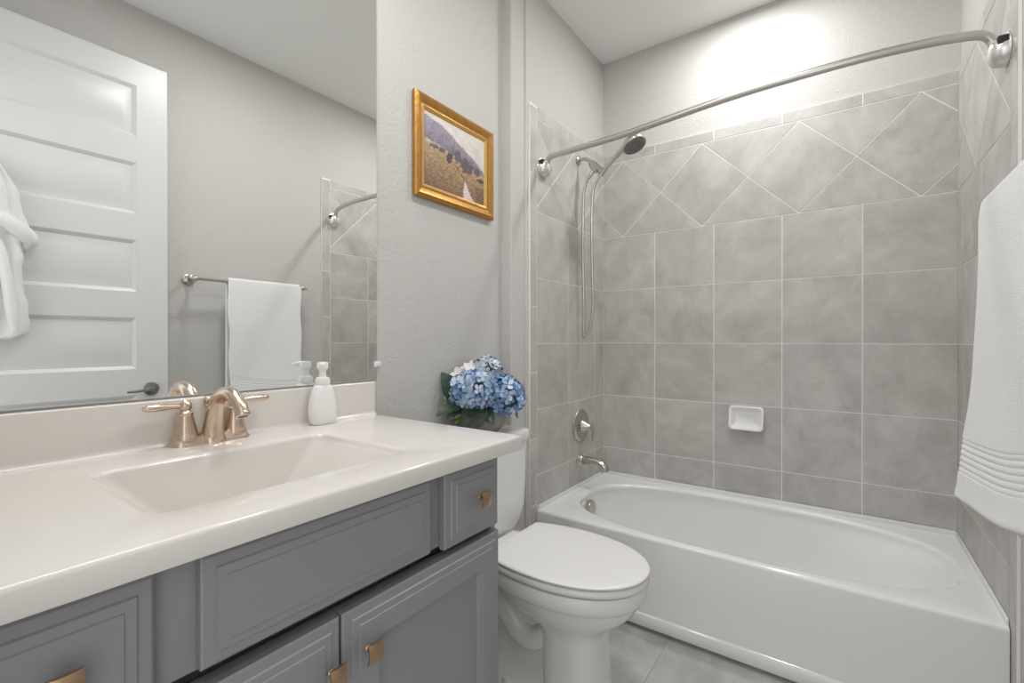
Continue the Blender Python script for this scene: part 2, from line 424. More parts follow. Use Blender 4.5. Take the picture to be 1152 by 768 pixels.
def front(name, a, b, c, d, door_=False):
    bm = B(); x = XF + .0005
    prof = [(0, 0), (0, .013), (.003, .0155), (.016, .0165), (.018, .0195), (.029, .0205), (.0305, .0225), (.036, .0228)]
    if door_: prof += [(.066, .0228), (.069, .0200), (.072, .0195), (.078, .0115)]
    loft(bm, [yz(x + h, a + i, b - i, c + i, d - i) for i, h in prof], True, True)
    return obj(name, bm, M_cab, van, sharp=12)
def knob(parent, y, z, x, ang=0):
    bm = B()
    n = 9; rings = []
    for k in range(n):
        t = -1 + 2 * k / (n - 1)
        xx = x + .0235 - .0035 * t * t + .0006 * t
        hw = .0140 + .0006 * t * t
        zz = z + t * .0170
        rings.append([Vector((xx - .0018, y - hw, zz)), Vector((xx + .0018 - .001, y - hw, zz)), Vector((xx + .0032, y - hw * .5, zz)), Vector((xx + .0036, y, zz)), Vector((xx + .0032, y + hw * .5, zz)), Vector((xx + .0008, y + hw, zz)), Vector((xx - .0018, y + hw, zz))])
    loft(bm, rings)
    lathe(bm, [(.0060, 0), (.0060, .002), (.0042, .004), (.0042, .0225)], (x, y, z), (1, 0, 0), 16)
    return obj('knob', bm, M_bronze, parent, sharp=40)
XK = XF + .0233
f = front('drawer', -2.525, -2.345, .700, .8605); knob(f, -2.428, .785, XK)
front('false_drawer_front', -2.296, -1.892, .7155, .8605)
f = front('drawer', -1.853, -1.673, .706, .8625); knob(f, -1.752, .790, XK)
f = front('door', -2.522, -2.0965, .100, .690, True); knob(f, -2.118, .615, XK)
f = front('door', -2.0915, -1.670, .100, .690, True); knob(f, -2.048, .617, XK)

ct = thing('vanity_countertop', 'cream vanity top with built-in rectangular basin and backsplash', 'countertop', (.2, -2.095, .872))
ZCT = .9065
bm = B()
hx, hy, hr = .160, .2225, .030; hcx, hcy = .250, -2.0985
hole = rrect(hcx, hcy, hx, hy, hr, ZCT, 8); NH = len(hole)
def crect(x0, x1, ya, yb, z):
    r = []
    for p in hole:
        dx = p.x - hcx; dy = p.y - hcy; s = 1e9
        if abs(dx) > 1e-9: s = min(s, ((x1 if dx > 0 else x0) - hcx) / dx)
        if abs(dy) > 1e-9: s = min(s, ((yb if dy > 0 else ya) - hcy) / dy)
        r.append([hcx + dx * s, hcy + dy * s])
    for cx, cy in ((x0, ya), (x1, ya), (x1, yb), (x0, yb)):
        k = min(range(NH), key=lambda i: (r[i][0] - cx) ** 2 + (r[i][1] - cy) ** 2); r[k] = [cx, cy]
    return [Vector((a, b, z)) for a, b in r]
cx0, cx1, cy0, cy1 = XL + .001, .516, -2.60, -1.611
rings = [rrect(hcx, hcy, hx + .03, hy + .03, hr, .872, 8), crect(cx0, cx1 - .001, cy0, cy1 - .001, .872), crect(cx0, cx1, cy0, cy1, .8735)]
for a in range(0, 6):
    t = a / 5 * PI / 2; q = .007 * (1 - math.cos(t)); rings.append(crect(cx0, cx1 - q, cy0, cy1 - q, ZCT - .007 + .007 * math.sin(t)))
rings.append(rrect(hcx, hcy, hx + .008, hy + .008, hr + .008, ZCT, 8))
for a in range(1, 5):
    t = a / 4 * PI / 2; rings.append(rrect(hcx, hcy, hx + .008 - .010 * math.sin(t), hy + .008 - .012 * math.sin(t), hr + .004, ZCT - .010 * (1 - math.cos(t)), 8))
for k in range(1, 13):
    t = k / 12
    z = ZCT - .010 - .128 * (t if t < .85 else .85 + .15 * (1 - (1 - (t - .85) / .15) ** 2) * .6)
    rings.append(rrect(hcx + .004 * t, hcy, hx - .002 - .020 * t - .02 * max(0, t - .85) / .15, hy - .004 - .122 * t - .02 * max(0, t - .85) / .15, max(.012, hr * (1 - .4 * t)), z, 8))
rings.append(rrect(hcx + .004, hcy, (hx - .042) * .8, (hy - .146) * .75, .01, rings[-1][0].z - .004, 8))
loft(bm, rings, False, True)
obj('sink_top', bm, M_marble, ct, sharp=40)
bm = B()
# backsplash with a small cove where it meets the deck
prof = [(XL + .001, ZCT - .002), (XL + .001, 1.0075)]
for a in range(0, 5): t = a / 4 * PI / 2; prof.append((XL + .016 + .004 * math.sin(t), 1.0035 + .004 * math.cos(t)))
for a in range(0, 6): t = a / 5 * PI / 2; prof.append((XL + .020 + .012 * (1 - math.cos(t)), ZCT + .012 - .0125 * math.sin(t)))
prof.append((XL + .032, ZCT - .002))
loft(bm, [[Vector((x, y, z)) for x, z in prof] for y in (-2.60, -1.605)])
obj('backsplash', bm, M_marble, ct, sharp=45)
bm = B(); lathe(bm, [(.022, 0), (.022, .003), (.017, .004), (.014, .001), (0, .003)], (hcx, hcy, rings[-1][0].z), (0, 0, 1), 24); obj('drain', bm, M_faucet, ct)

mir = thing('wall_mirror', 'large frameless wall mirror above the vanity backsplash', 'mirror', (XL, -2.09, 1.012))
bm = B(); bx(bm, (XL + .0005, -2.60, 1.012), (XL + .0055, -1.585, 2.27), .0008, 1); obj('mirror_glass', bm, M_mirror, mir, flat=True)
bm = B(); bx(bm, (XL + .0002, -1.596, 1.052), (XL + .009, -1.570, 1.070), .003, 2); lathe(bm, [(.004, 0), (.004, .002), (0, .003)], (XL + .009, -1.578, 1.061), (1, 0, 0), 12); obj('mirror_clip', bm, M_clip, mir)

# ------------------------------------------------------------------ faucet
FX, FY = -.030, -2.080
fa = thing('bathroom_faucet', 'brushed champagne two-handle faucet behind the vanity basin', 'faucet', (FX, FY, ZCT))
bm = B()
def stadium(hx_, hy_, z, cx=FX): return rrect(cx, FY, hx_, hy_, hx_ * .98, z, 8)
loft(bm, [stadium(.0265, .0835, ZCT), stadium(.0265, .0835, ZCT + .003), stadium(.0235, .080, ZCT + .007), stadium(.0215, .078, ZCT + .014), stadium(.019, .0755, ZCT + .018)])
loft(bm, [rrect(FX + .006, FY, .030, .028, .025, ZCT, 8), rrect(FX + .006, FY, .029, .027, .024, ZCT + .004, 8), rrect(FX + .004, FY, .026, .026, .022, ZCT + .016, 8), rrect(FX + .002, FY, .023, .023, .02, ZCT + .022, 8)])
obj('base_plate', bm, M_faucet, fa, sharp=40)
bm = B()
tube(bm, [(FX + .010, FY, ZCT + .015), (FX + .015, FY, ZCT + .045), (FX + .026, FY, ZCT + .076), (FX + .048, FY, ZCT + .103), (FX + .082, FY, ZCT + .1155), (FX + .116, FY, ZCT + .110), (FX + .143, FY, ZCT + .092), (FX + .154, FY, ZCT + .075)],
     [.0235, .0200, .0178, .0165, .0155, .0145, .0138, .0135], 22, 6)
lathe(bm, [(.0145, 0), (.0152, .002), (.0152, .007), (.0140, .009), (.010, .009), (.010, .002)], (FX + .1525, FY, ZCT + .079), (.45, 0, -1), 20)
obj('spout', bm, M_faucet, fa, sharp=50)
for s in (-1, 1):
    y = FY + s * .0508
    bm = B()
    lathe(bm, [(.0260, .012), (.0265, .016), (.0250, .020), (.0238, .022), (.0225, .030), (.0195, .045), (.0165, .060), (.0150, .066), (.0160, .068), (.0160, .071), (.0110, .074), (.0095, .078)], (FX, y, ZCT), (0, 0, 1), 28)
    h = obj('handle', bm, M_faucet, fa, sharp=40)
    bm = B()
    lathe(bm, [(.003, -.013), (.009, -.010), (.0125, -.004), (.0130, .002), (.0110, .008), (.0055, .0125), (.0035, .0145), (0, .016)], (FX, y, ZCT + .086), (0, 0, 1), 22, False, True)
    tube(bm, [(FX, y + s * .006, ZCT + .086), (FX + .002, y + s * .022, ZCT + .0875), (FX + .004, y + s * .045, ZCT + .0885), (FX + .005, y + s * .066, ZCT + .089), (FX + .005, y + s * .078, ZCT + .089)],
         [.006, .0065, .0088, .0092, .0050], 16, 5, sy=.85)
    obj('lever', bm, M_faucet, h, sharp=50)
bm = B(); tube(bm, [(FX - .016, FY, ZCT + .015), (FX - .016, FY, ZCT + .080)], .0028, 10)
lathe(bm, [(.003, .078), (.0055, .080), (.0055, .083), (.004, .085), (.0075, .090), (.0085, .095), (.0065, .100), (0, .103)], (FX - .016, FY, ZCT), (0, 0, 1), 18)
obj('lift_rod', bm, M_faucet, fa, sharp=50)

# soap
SX, SY = -.022, -1.803
so = thing('soap_dispenser', 'white foam soap pump bottle beside the faucet against the backsplash', 'soap dispenser', (SX, SY, ZCT))
bm = B()
rings = []
for hx_, hy_, r, z in ((.018, .030, .016, 0), (.0205, .0335, .018, .003), (.0225, .0385, .021, .020), (.0235, .0400, .022, .040), (.0230, .0375, .022, .062), (.0215, .0320, .0205, .085), (.0195, .0265, .0190, .100), (.0170, .0225, .0165, .1065), (.015, .020, .0148, .108)):
    rings.append(rrect(SX, SY, hx_, hy_, r, ZCT + z + .0003, 8))
loft(bm, rings); obj('bottle', bm, M_plast, so, sharp=50)
bm = B(); lathe(bm, [(.0190, .1085), (.0195, .110), (.0195, .122), (.0175, .1275), (.0105, .130), (.0095, .131), (.0095, .148), (.0125, .149), (.0125, .152)], (SX, SY, ZCT), (0, 0, 1), 30); obj('collar', bm, M_plast, so, sharp=40)
bm = B(); lathe(bm, [(.0125, .152), (.0150, .154), (.0152, .167), (.0130, .1705), (0, .1715)], (SX, SY, ZCT), (0, 0, 1), 26)
tube(bm, [(SX, SY, ZCT + .164), (SX + .015, SY - .0095, ZCT + .1645), (SX + .030, SY - .019, ZCT + .161)], [.0078, .0068, .0056], 14, 4)
obj('pump_head', bm, M_plast, so, sharp=40)

# ------------------------------------------------------------------ picture
px0 = XL; pya, pyb, pza, pzb = -1.432, -.992, 1.643, 2.010
pic = thing('framed_painting', 'landscape painting in a gold frame on the wall over the toilet', 'picture', (px0, (pya + pyb) / 2, pza))
bm = B()
loft(bm, [yz(px0 + h, pya + i, pyb - i, pza + i, pzb - i) for i, h in ((.004, .001), (0, .004), (0, .016), (.004, .021), (.012, .024), (.018, .022), (.034, .014), (.037, .015))], False, False)
obj('frame', bm, M_gold, pic, sharp=15)
bm = B()
loft(bm, [yz(px0 + h, pya + i, pyb - i, pza + i, pzb - i) for i, h in ((.037, .0145), (.041, .016), (.050, .011), (.053, .008))], False, False)
obj('frame_liner', bm, M_goldl, pic, sharp=15)
GX, GY = 110, 92
def pnoise(x, y, s):
    from mathutils import noise
    return noise.fractal(Vector((x * s, y * s, s * .37)), 1.0, 2.0, 4)
def paint(u, v):
    n = pnoise(u, v, 9); n2 = pnoise(u + 3, v + 7, 34); n3 = pnoise(u * 1.0 + 1, v * 2.6, 16); n4 = pnoise(u + 5, v * 1.6, 60)
    ridge = .95 - .10 * u - .36 * u ** 1.7 + .035 * pnoise(u, .3, 7)
    fieldtop = .60 - .17 * u + .015 * n
    if v > ridge: c = Vector((.74, .70, .67)) + Vector((.07, .06, .05)) * n
    elif v > fieldtop:
        t = (v - fieldtop) / max(.02, ridge - fieldtop)
        c = Vector((.30, .28, .34)).lerp(Vector((.44, .40, .45)), t) * (1 + .25 * n2 + .15 * n)
        if t < .16: c = Vector((.58, .50, .40)) * (1 + .25 * n2)
    else:
        d = fieldtop - v
        c = Vector((.60, .46, .30)).lerp(Vector((.36, .25, .17)), min(1, d * 1.7)) * (1 + .40 * n3 + .28 * n4)
        if n3 + n2 * .6 > .30: c = c * .72
    for tu, tv, rx, ry, dk in ((.40, .50, .055, .095, .0), (.52, .56, .06, .10, .35), (.66, .50, .07, .10, .25), (.74, .47, .06, .08, .3), (.15, .57, .07, .035, .3), (.28, .56, .05, .04, .3), (.93, .36, .07, .035, .2), (.86, .47, .06, .06, .35), (.60, .50, .05, .07, .3)):
        q = ((u - tu) / rx) ** 2 + ((v - tv) / ry) ** 2
        if q < 1 + .8 * n2 + .5 * n: c = Vector((.15, .125, .13)).lerp(Vector((.40, .36, .38)), dk) * (1 + .35 * n4)
    cx = .70 - .05 * (v / .25); hw = .085 * max(0, 1 - v / .27)
    if v < .27 and abs(u - cx) < hw * (1 + .5 * n2): c = Vector((.76, .70, .70)) * (1 + .15 * n4)
    elif .25 < v < .44 and abs(u - (.66 - (v - .25) * .9)) < .012 + .014 * n2: c = Vector((.27, .18, .13))
    if v < .26 and u > .84 and n3 > -.08: c = Vector((.30, .22, .16)) * (1 + .4 * n4)
    return [max(0, min(1, k)) for k in c]
bm = B(); i0 = .050; cl_ = bm.loops.layers.float_color.new('paint'); VV = {}
for i in range(GX + 1):
    for j in range(GY + 1):
        VV[i, j] = bm.verts.new((px0 + .0085, lerp(pya + i0, pyb - i0, i / GX), lerp(pza + i0, pzb - i0, j / GY)))
for i in range(GX):
    for j in range(GY):
        f = bm.faces.new((VV[i, j], VV[i + 1, j], VV[i + 1, j + 1], VV[i, j + 1]))
        for l, (a, b) in zip(f.loops, ((i, j), (i + 1, j), (i + 1, j + 1), (i, j + 1))):
            c = paint(a / GX, b / GY); l[cl_] = (c[0] ** 1.6, c[1] ** 1.6, c[2] ** 1.6, 1)
M_canvas = mat('painted_canvas', (.5, .4, .3), .45, bump=.2, bscale=220)
at_ = M_canvas.node_tree.nodes.new('ShaderNodeVertexColor'); at_.layer_name = 'paint'
M_canvas.node_tree.links.new(at_.outputs['Color'], M_canvas.node_tree.nodes['Principled BSDF'].inputs['Base Color'])
obj('canvas', bm, M_canvas, pic)

# ------------------------------------------------------------------ toilet
TY = -1.200
toi = thing('toilet', 'white toilet with closed lid between the vanity and the tub', 'toilet', (.3, TY, FZ))
def egg(xb, xf, hw, z, xc=None, nb=2.6, nf=2.1, N=64, dy=0, clip=None):
    if xc is None: xc = lerp(xb, xf, .42)
    o = []
    for k in range(N):
        t = 2 * PI * k / N; c = math.cos(t); s = math.sin(t); n = nf if c >= 0 else nb
        a = (xf - xc) if c >= 0 else (xc - xb)
        px_ = xc + a * math.copysign(abs(c) ** (2 / n), c)
        if clip is not None: px_ = max(px_, clip)
        o.append(Vector((px_, TY + dy + hw * math.copysign(abs(s) ** (2 / n), s), z)))
    return o
bm = B()      # bowl and front column
loft(bm, [egg(.36, .560, .120, FZ, .46, 3, 2.6), egg(.36, .560, .120, FZ + .012, .46, 3, 2.6), egg(.36, .552, .113, FZ + .03, .46, 3, 2.6), egg(.355, .548, .109, .12, .46, 3, 2.6), egg(.35, .546, .108, .215, .46, 3, 2.5),
          egg(.33, .552, .111, .240, .45, 3, 2.4), egg(.27, .580, .128, .262, .43, 2.8, 2.3), egg(.22, .612, .148, .285, .42, 2.6, 2.2), egg(.19, .640, .166, .312, .41, 2.6, 2.15), egg(.17, .655, .177, .338, .40, 2.6, 2.1), egg(.165, .658, .180, .346, .40, 2.6, 2.1),
          egg(.160, .668, .187, .352, .40, 2.6, 2.1), egg(.160, .674, .191, .362, .40, 2.6, 2.1), egg(.160, .675, .192, .390, .40, 2.6, 2.1), egg(.163, .670, .189, .400, .40, 2.6, 2.1), egg(.175, .655, .175, .402, .40, 2.6, 2.1)])
# trapway body, deck and foot
loft(bm, [egg(.04, .50, .120, FZ, .26, 3.2, 3.2), egg(.04, .50, .120, FZ + .018, .26, 3.2, 3.2), egg(.06, .49, .100, FZ + .035, .26, 3, 3), egg(.10, .48, .060, FZ + .07, .28, 3, 3), egg(.10, .45, .058, .20, .28, 3, 3), egg(.04, .42, .070, .30, .24, 3, 3), egg(-.04, .40, .110, .345, .2, 4, 3), egg(-.06, .38, .150, .362, .18, 5, 3), egg(-.06, .36, .155, .388, .16, 5, 3), egg(-.055, .35, .150, .392, .16, 5, 3)])
for s in (-1, 1):
    tube(bm, [(.40, TY + s * .052, .215), (.33, TY + s * .056, .160), (.27, TY + s * .058, .165), (.22, TY + s * .058, .215), (.165, TY + s * .058, .245), (.11, TY + s * .058, .200), (.09, TY + s * .055, .110), (.09, TY + s * .05, FZ + .02)], [.034, .038, .040, .040, .040, .040, .040, .042], 16, 5)
obj('bowl', bm, M_white, toi, sharp=50)
def seatring(ins, z): return egg(.075 + ins, .683 - ins, .195 - ins, z, .400, 2.2, 2.1, 96, 0, .192 + ins)
bm = B()
loft(bm, [seatring(.016, .4040), seatring(.006, .4062), seatring(.002, .4100), seatring(.002, .4220), seatring(.006, .4265), seatring(.03, .4272)])
obj('seat', bm, M_seat, toi, sharp=50)
bm = B()
loft(bm, [seatring(.030, .4318), seatring(.005, .4324), seatring(.001, .4340), seatring(.0, .4365), seatring(.0015, .4395), seatring(.005, .4415), seatring(.012, .4426), seatring(.05, .4434), seatring(.12, .4438)])
obj('lid', bm, M_seat, toi, sharp=50)
for q in (-1, 1):
    bm = B(); bx(bm, (.45, TY + q * .10 - .012, .4265), (.49, TY + q * .10 + .012, .4325), .001); obj('lid_bumper', bm, M_seat, toi)
bm = B(); bx(bm, (.128, TY - .095, .388), (.2, TY + .095, .4165), .006, 3); obj('hinge_cover', bm, M_seat, toi)
for s in (-1, 1):
    bm = B(); lathe(bm, [(.017, .0), (.017, .010), (.013, .022), (0, .026)], (.245, TY + s * .103, FZ + .018), (0, 0, 1), 20); obj('bolt_cap', bm, M_seat, toi)
bm = B()
tr = []
for z, hx_, hy_, r in ((.390, .060, .085, .04), (.394, .078, .115, .05), (.405, .084, .150, .06), (.425, .088, .178, .06), (.455, .090, .196, .05), (.49, .091, .203, .04), (.56, .092, .207, .035), (.745, .095, .212, .035)):
    tr.append(rrect(.034, TY, hx_, hy_, r, z, 7))
loft(bm, tr); obj('tank', bm, M_white, toi, sharp=50)
bm = B()
loft(bm, [rrect(.036, TY, .098, .216, .035, .7455, 7), rrect(.036, TY, .102, .221, .038, .750, 7), rrect(.036, TY, .102, .221, .038, .775, 7), rrect(.036, TY, .099, .218, .036, .783, 7), rrect(.036, TY, .090, .208, .03, .787, 7)])
obj('tank_lid', bm, M_white, toi, sharp=50)
bm = B(); lathe(bm, [(.014, 0), (.014, .006), (.008, .010), (.008, .020)], (.115, TY - .150, .690), (1, 0, 0), 16); tube(bm, [(.132, TY - .155, .690), (.137, TY - .120, .688), (.137, TY - .075, .684)], [.007, .0065, .005], 12, 4); obj('flush_lever', bm, M_nickel, toi)

# ------------------------------------------------------------------ flowers on the tank
fw = thing('hydrangea_arrangement', 'blue hydrangea arrangement in a grey pot on the toilet tank lid', 'flowers', (.03, -1.150, .7873))
bm = B(); lathe(bm, [(.040, 0), (.052, .004), (.072, .025), (.080, .050), (.076, .070), (.070, .078), (.064, .074), (.066, .060), (.0, .055)], (.03, -1.150, .7873), (0, 0, 1), 36); obj('pot', bm, M_vase, fw, sharp=50)
def rot_to(n, tw):
    d, a, b = frame_for(n); q = Matrix((a, b, d)).transposed(); return q @ Matrix.Rotation(tw, 3, 'Z')
def flower_head(c, R, m, n=85, ps=.019, seed=1, sq=(1, 1, .88)):
    rnd = random.Random(seed); bm = B(); c = Vector(c)
    g = PI * (3 - math.sqrt(5))
    for k in range(n):
        zz = 1 - 2 * (k + .5) / n; r = math.sqrt(1 - zz * zz); th = g * k
        d = Vector((r * math.cos(th), r * math.sin(th), zz))
        d = (d + Vector([rnd.uniform(-.16, .16) for _ in range(3)])).normalized()
        p = c + Vector((d.x * sq[0], d.y * sq[1], d.z * sq[2])) * R * rnd.uniform(.90, 1.06)
        nd = (d + Vector([rnd.uniform(-.4, .4) for _ in range(3)])).normalized(); Q = rot_to(nd, rnd.uniform(0, PI))
        s = ps * rnd.uniform(.8, 1.2)
        for q in range(4):
            Q2 = Q @ Matrix.Rotation(q * PI / 2 + rnd.uniform(-.15, .15), 3, 'Z'); cup = rnd.uniform(.05, .5)
            L = [(0.06, 0, 0), (.42, -.36, cup * .25), (.85, -.42, cup * .7), (1.12, -.12, cup * 1.05), (1.12, .16, cup * 1.0), (.82, .42, cup * .75), (.42, .36, cup * .25), (.62, 0, cup * .28)]
            vv = [bm.verts.new(p + Q2 @ Vector(l) * s) for l in L]
            for i in range(7): bm.faces.new((vv[i], vv[(i + 1) % 7], vv[7]))
    o = obj('flower_head', bm, m, fw, sharp=80)
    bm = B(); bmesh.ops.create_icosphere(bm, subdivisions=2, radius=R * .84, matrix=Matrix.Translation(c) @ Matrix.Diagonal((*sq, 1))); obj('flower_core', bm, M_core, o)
    return o
flower_head((.050, -1.243, .958), .076, M_petA, 95, .020, 1)
flower_head((.092, -1.118, .925), .080, M_petB, 100, .020, 2)
flower_head((.000, -1.110, 1.012), .064, M_petC, 80, .018, 3)
def leaf(base, tip, up, wd, m=M_leaf, droop=.15):
    bm = B(); b = Vector(base); t = Vector(tip); ax = t - b; L = ax.length; ax.normalize()
    up = Vector(up); up = (up - ax * up.dot(ax)).normalized(); sd = ax.cross(up); n = 12; rows = []
    for k in range(n + 1):
        s = k / n; hw = wd * (math.sin(PI * min(1, s ** .75)) ** .8) * (1 - .25 * s) + .0006
        c = b + ax * L * s - up * droop * L * (s - .5) ** 2 * 2
        jag = 1 + (.05 if k % 2 else -.03)
        rows.append([bm.verts.new(c + sd * hw * e * jag + up * (abs(e) * hw * .28 + .003 * math.sin(k * 2.1) * abs(e))) for e in (-1, -.5, 0, .5, 1)])
    for k in range(n):
        for j in range(4): bm.faces.new((rows[k][j], rows[k][j + 1], rows[k + 1][j + 1], rows[k + 1][j]))
    return obj('leaf', bm, m, fw, sharp=80)
cv = Vector((.58, -.814, .1))
for base, tip, up, wd in (
    ((-.015, -1.250, .915), (-.055, -1.300, 1.020), (.75, -.65, .2), .044),
    ((.010, -1.240, .915), (-.035, -1.352, .872), (.45, -.5, .8), .036),
    ((.020, -1.235, .915), (-.005, -1.330, .850), (.6, -.5, .5), .034),
    ((.050, -1.230, .900), (.030, -1.290, .826), (.7, -.6, .3), .034),
    ((.060, -1.225, .900), (.085, -1.262, .815), (.7, -.7, .2), .036),
    ((.050, -1.200, .890), (.125, -1.215, .832), (.6, -.6, .6), .030),
    ((.020, -1.080, .965), (.060, -1.000, .995), (.6, -.6, .5), .028),
    ((.020, -1.200, .900), (-.030, -1.265, .825), (.6, -.7, .3), .034),
    ((.090, -1.100, .880), (.125, -1.030, .872), (.5, -.5, .7), .024),
    ((-.010, -1.140, .960), (-.045, -1.200, 1.030), (.5, -.6, .6), .022)):
    leaf(base, tip, up, wd)
for base, tip, up, wd in (((.015, -1.235, .890), (-.005, -1.295, .845), (.8, -.5, .5), .014), ((.020, -1.240, .880), (.008, -1.300, .835), (.8, -.5, .4), .014), ((.005, -1.240, .880), (-.028, -1.290, .838), (.8, -.5, .4), .012), ((.100, -1.060, .870), (.112, -1.045, .828), (.8, -.5, .2), .008)):
    leaf(base, tip, up, wd, M_leafl)
def blossom(c, s, n, seed):
    rnd = random.Random(seed); bm = B(); c = Vector(c)
    for q in range(6):
        Q2 = rot_to(n, 0) @ Matrix.Rotation(q * PI / 3, 3, 'Z')
        vv = [bm.verts.new(c + Q2 @ Vector(l) * s) for l in ((.05, 0, 0), (.45, -.38, .25), (.9, -.36, .5), (1.15, 0, .62), (.9, .36, .5), (.45, .38, .25), (.6, 0, .22))]
        for i in range(6): bm.faces.new((vv[i], vv[(i + 1) % 6], vv[6]))
    o = obj('blossom', bm, M_petW, fw, sharp=80); o['label'] = 'cream white blossom'
    return o
blossom((-.030, -1.225, 1.000), .032, (.4, -.7, .5), 1); blossom((-.025, -1.185, 1.022), .026, (.4, -.6, .7), 2); blossom((-.045, -1.275, .935), .018, (.3, -.9, .2), 3); blossom((-.030, -1.150, 1.035), .022, (.2, -.5, .8), 4)

# ------------------------------------------------------------------ shower fixtures on the left tile wall
sy = -.325
sh = thing('hand_shower', 'brushed nickel hand shower on a wall arm with looping hose', 'shower', (0, sy, 2.093))
bm = B(); lathe(bm, [(.024, 0), (.025, .004), (.020, .010), (.010, .014)], (0, sy, 2.093), (1, 0, 0), 24); obj('flange', bm, M_nickel, sh)
bm = B(); tube(bm, [(.008, sy, 2.093), (.035, sy, 2.094), (.062, sy - .003, 2.080), (.082, sy - .006, 2.056)], .0085, 14, 6); obj('shower_arm', bm, M_nickel, sh, sharp=50)
bm = B()
tube(bm, [(.076, sy - .004, 2.064), (.090, sy - .007, 2.046), (.105, sy - .010, 2.026), (.118, sy - .013, 2.010)], [.015, .019, .019, .015], 18, 4)
tube(bm, [(.092, sy - .008, 2.060), (.112, sy - .014, 2.040), (.138, sy - .020, 2.006), (.150, sy - .024, 1.988)], [.012, .014, .016, .017], 18, 4)
lathe(bm, [(.012, 0), (.015, .003), (.015, .030), (.017, .032), (.017, .036), (.008, .036)], (.135, sy - .021, 2.018), (.10, -.02, -.30), 18)
tube(bm, [(.100, sy - .012, 2.022), (.084, sy - .014, 2.000), (.068, sy - .016, 1.982)], [.009, .010, .0085], 14, 4)
obj('swivel_holder', bm, M_nickel, sh, sharp=50)
bm = B(); hc = Vector((.322, -.365, 2.093)); hn = Vector((.42, -.12, -.90)).normalized()
tube(bm, [(.142, sy - .024, 1.978), (.165, sy - .027, 2.004), (.210, sy - .031, 2.040), (.250, sy - .035, 2.068), (.285, -.363, 2.090), (.305, -.365, 2.100)], [.0125, .0125, .0125, .0145, .017, .014], 18, 5)
lathe(bm, [(.0, -.024), (.032, -.023), (.050, -.014), (.058, 0), (.059, .014), (.057, .017), (.054, .0175)], hc, hn, 40, True, False)
wand = obj('shower_wand', bm, M_nickel, sh, sharp=50)
bm = B(); lathe(bm, [(.0545, .0170), (.053, .0192), (.042, .0200), (.040, .0192), (.012, .0200), (0, .0202)], hc, hn, 40, False, True)
d_, a_, b_ = frame_for(hn)
for rr_, nn in ((.016, 8), (.028, 14), (.047, 24)):
    for k in range(nn):
        t = 2 * PI * k / nn; lathe(bm, [(.0028, .018), (.0022, .0232), (0, .024)], hc + (a_ * math.cos(t) + b_ * math.sin(t)) * rr_, hn, 8)
obj('spray_face', bm, mat('spray_face_grey', (.22, .21, .20), .35, .6), wand, sharp=50)
bm = B()
tube(bm, [(.066, sy - .016, 1.984), (.052, sy - .014, 1.950), (.040, sy - .012, 1.900), (.036, sy - .010, 1.800), (.034, sy - .008, 1.650), (.034, sy - .006, 1.480), (.038, sy - .004, 1.340), (.036, sy - .002, 1.210), (.0335, sy, 1.165), (.040, sy, 1.155), (.055, sy, 1.172), (.078, sy, 1.235), (.088, sy, 1.330), (.087, sy - .006, 1.480), (.086, sy - .010, 1.650), (.088, sy - .014, 1.800), (.098, sy - .018, 1.910), (.122, sy - .022, 1.962), (.142, sy - .024, 1.984)], .0074, 10, 8)
M_hose = mat('ribbed_steel_hose', (.60, .57, .53), .26, 1.0)
nt = M_hose.node_tree; wv = nt.nodes.new('ShaderNodeTexWave'); wv.bands_direction = 'Z'; wv.inputs['Scale'].default_value = 120; tc = nt.nodes.new('ShaderNodeTexCoord'); bp = nt.nodes.new('ShaderNodeBump'); bp.inputs['Strength'].default_value = .3; bp.inputs['Distance'].default_value = .001
nt.links.new(tc.outputs['Object'], wv.inputs['Vector']); nt.links.new(wv.outputs['Fac'], bp.inputs['Height']); nt.links.new(bp.outputs[0], nt.nodes['Principled BSDF'].inputs['Normal'])
obj('hose', bm, M_hose, sh, sharp=80)

va = thing('shower_valve', 'round nickel shower valve with lever handle above the tub spout', 'valve', (0, -.297, .678))
bm = B(); lathe(bm, [(.088, .0005), (.090, .003), (.087, .007), (.080, .008), (.078, .010), (.060, .012), (.040, .015), (.030, .016)], (0, -.297, .678), (1, 0, 0), 48); obj('escutcheon', bm, M_nickel, va, sharp=40)
bm = B(); lathe(bm, [(.032, .014), (.034, .018), (.030, .024), (.022, .040), (.014, .056), (.012, .062), (.015, .064), (.015, .070), (.010, .074), (0, .076)], (0, -.297, .678), (1, 0, 0), 28)
tube(bm, [(.067, -.297, .678), (.070, -.294, .660), (.072, -.290, .630), (.071, -.288, .604)], [.0075, .007, .0085, .006], 14, 5)
obj('handle', bm, M_nickel, va, sharp=45)
sp = thing('tub_spout', 'curved nickel tub spout over the left end of the tub', 'tub spout', (0, -.310, .497))
bm = B()
tube(bm, [(.012, -.310, .497), (.045, -.310, .499), (.085, -.310, .498), (.120, -.310, .492), (.143, -.310, .476), (.150, -.310, .456)], [.022, .0215, .0215, .022, .022, .0205], 20, 5)
obj('spout_body', bm, M_nickel, sp, sharp=50)
bm = B(); lathe(bm, [(.036, .0005), (.037, .003), (.033, .008), (.026, .014), (.021, .024), (.019, .030)], (0, -.310, .497), (1, 0, 0), 28); obj('flange', bm, M_nickel, sp, sharp=50)
bm = B(); lathe(bm, [(.0035, .014), (.0035, .022), (.006, .023), (.006, .029), (0, .031)], (.136, -.310, .490), (0, 0, 1), 14); obj('diverter_knob', bm, M_nickel, sp)

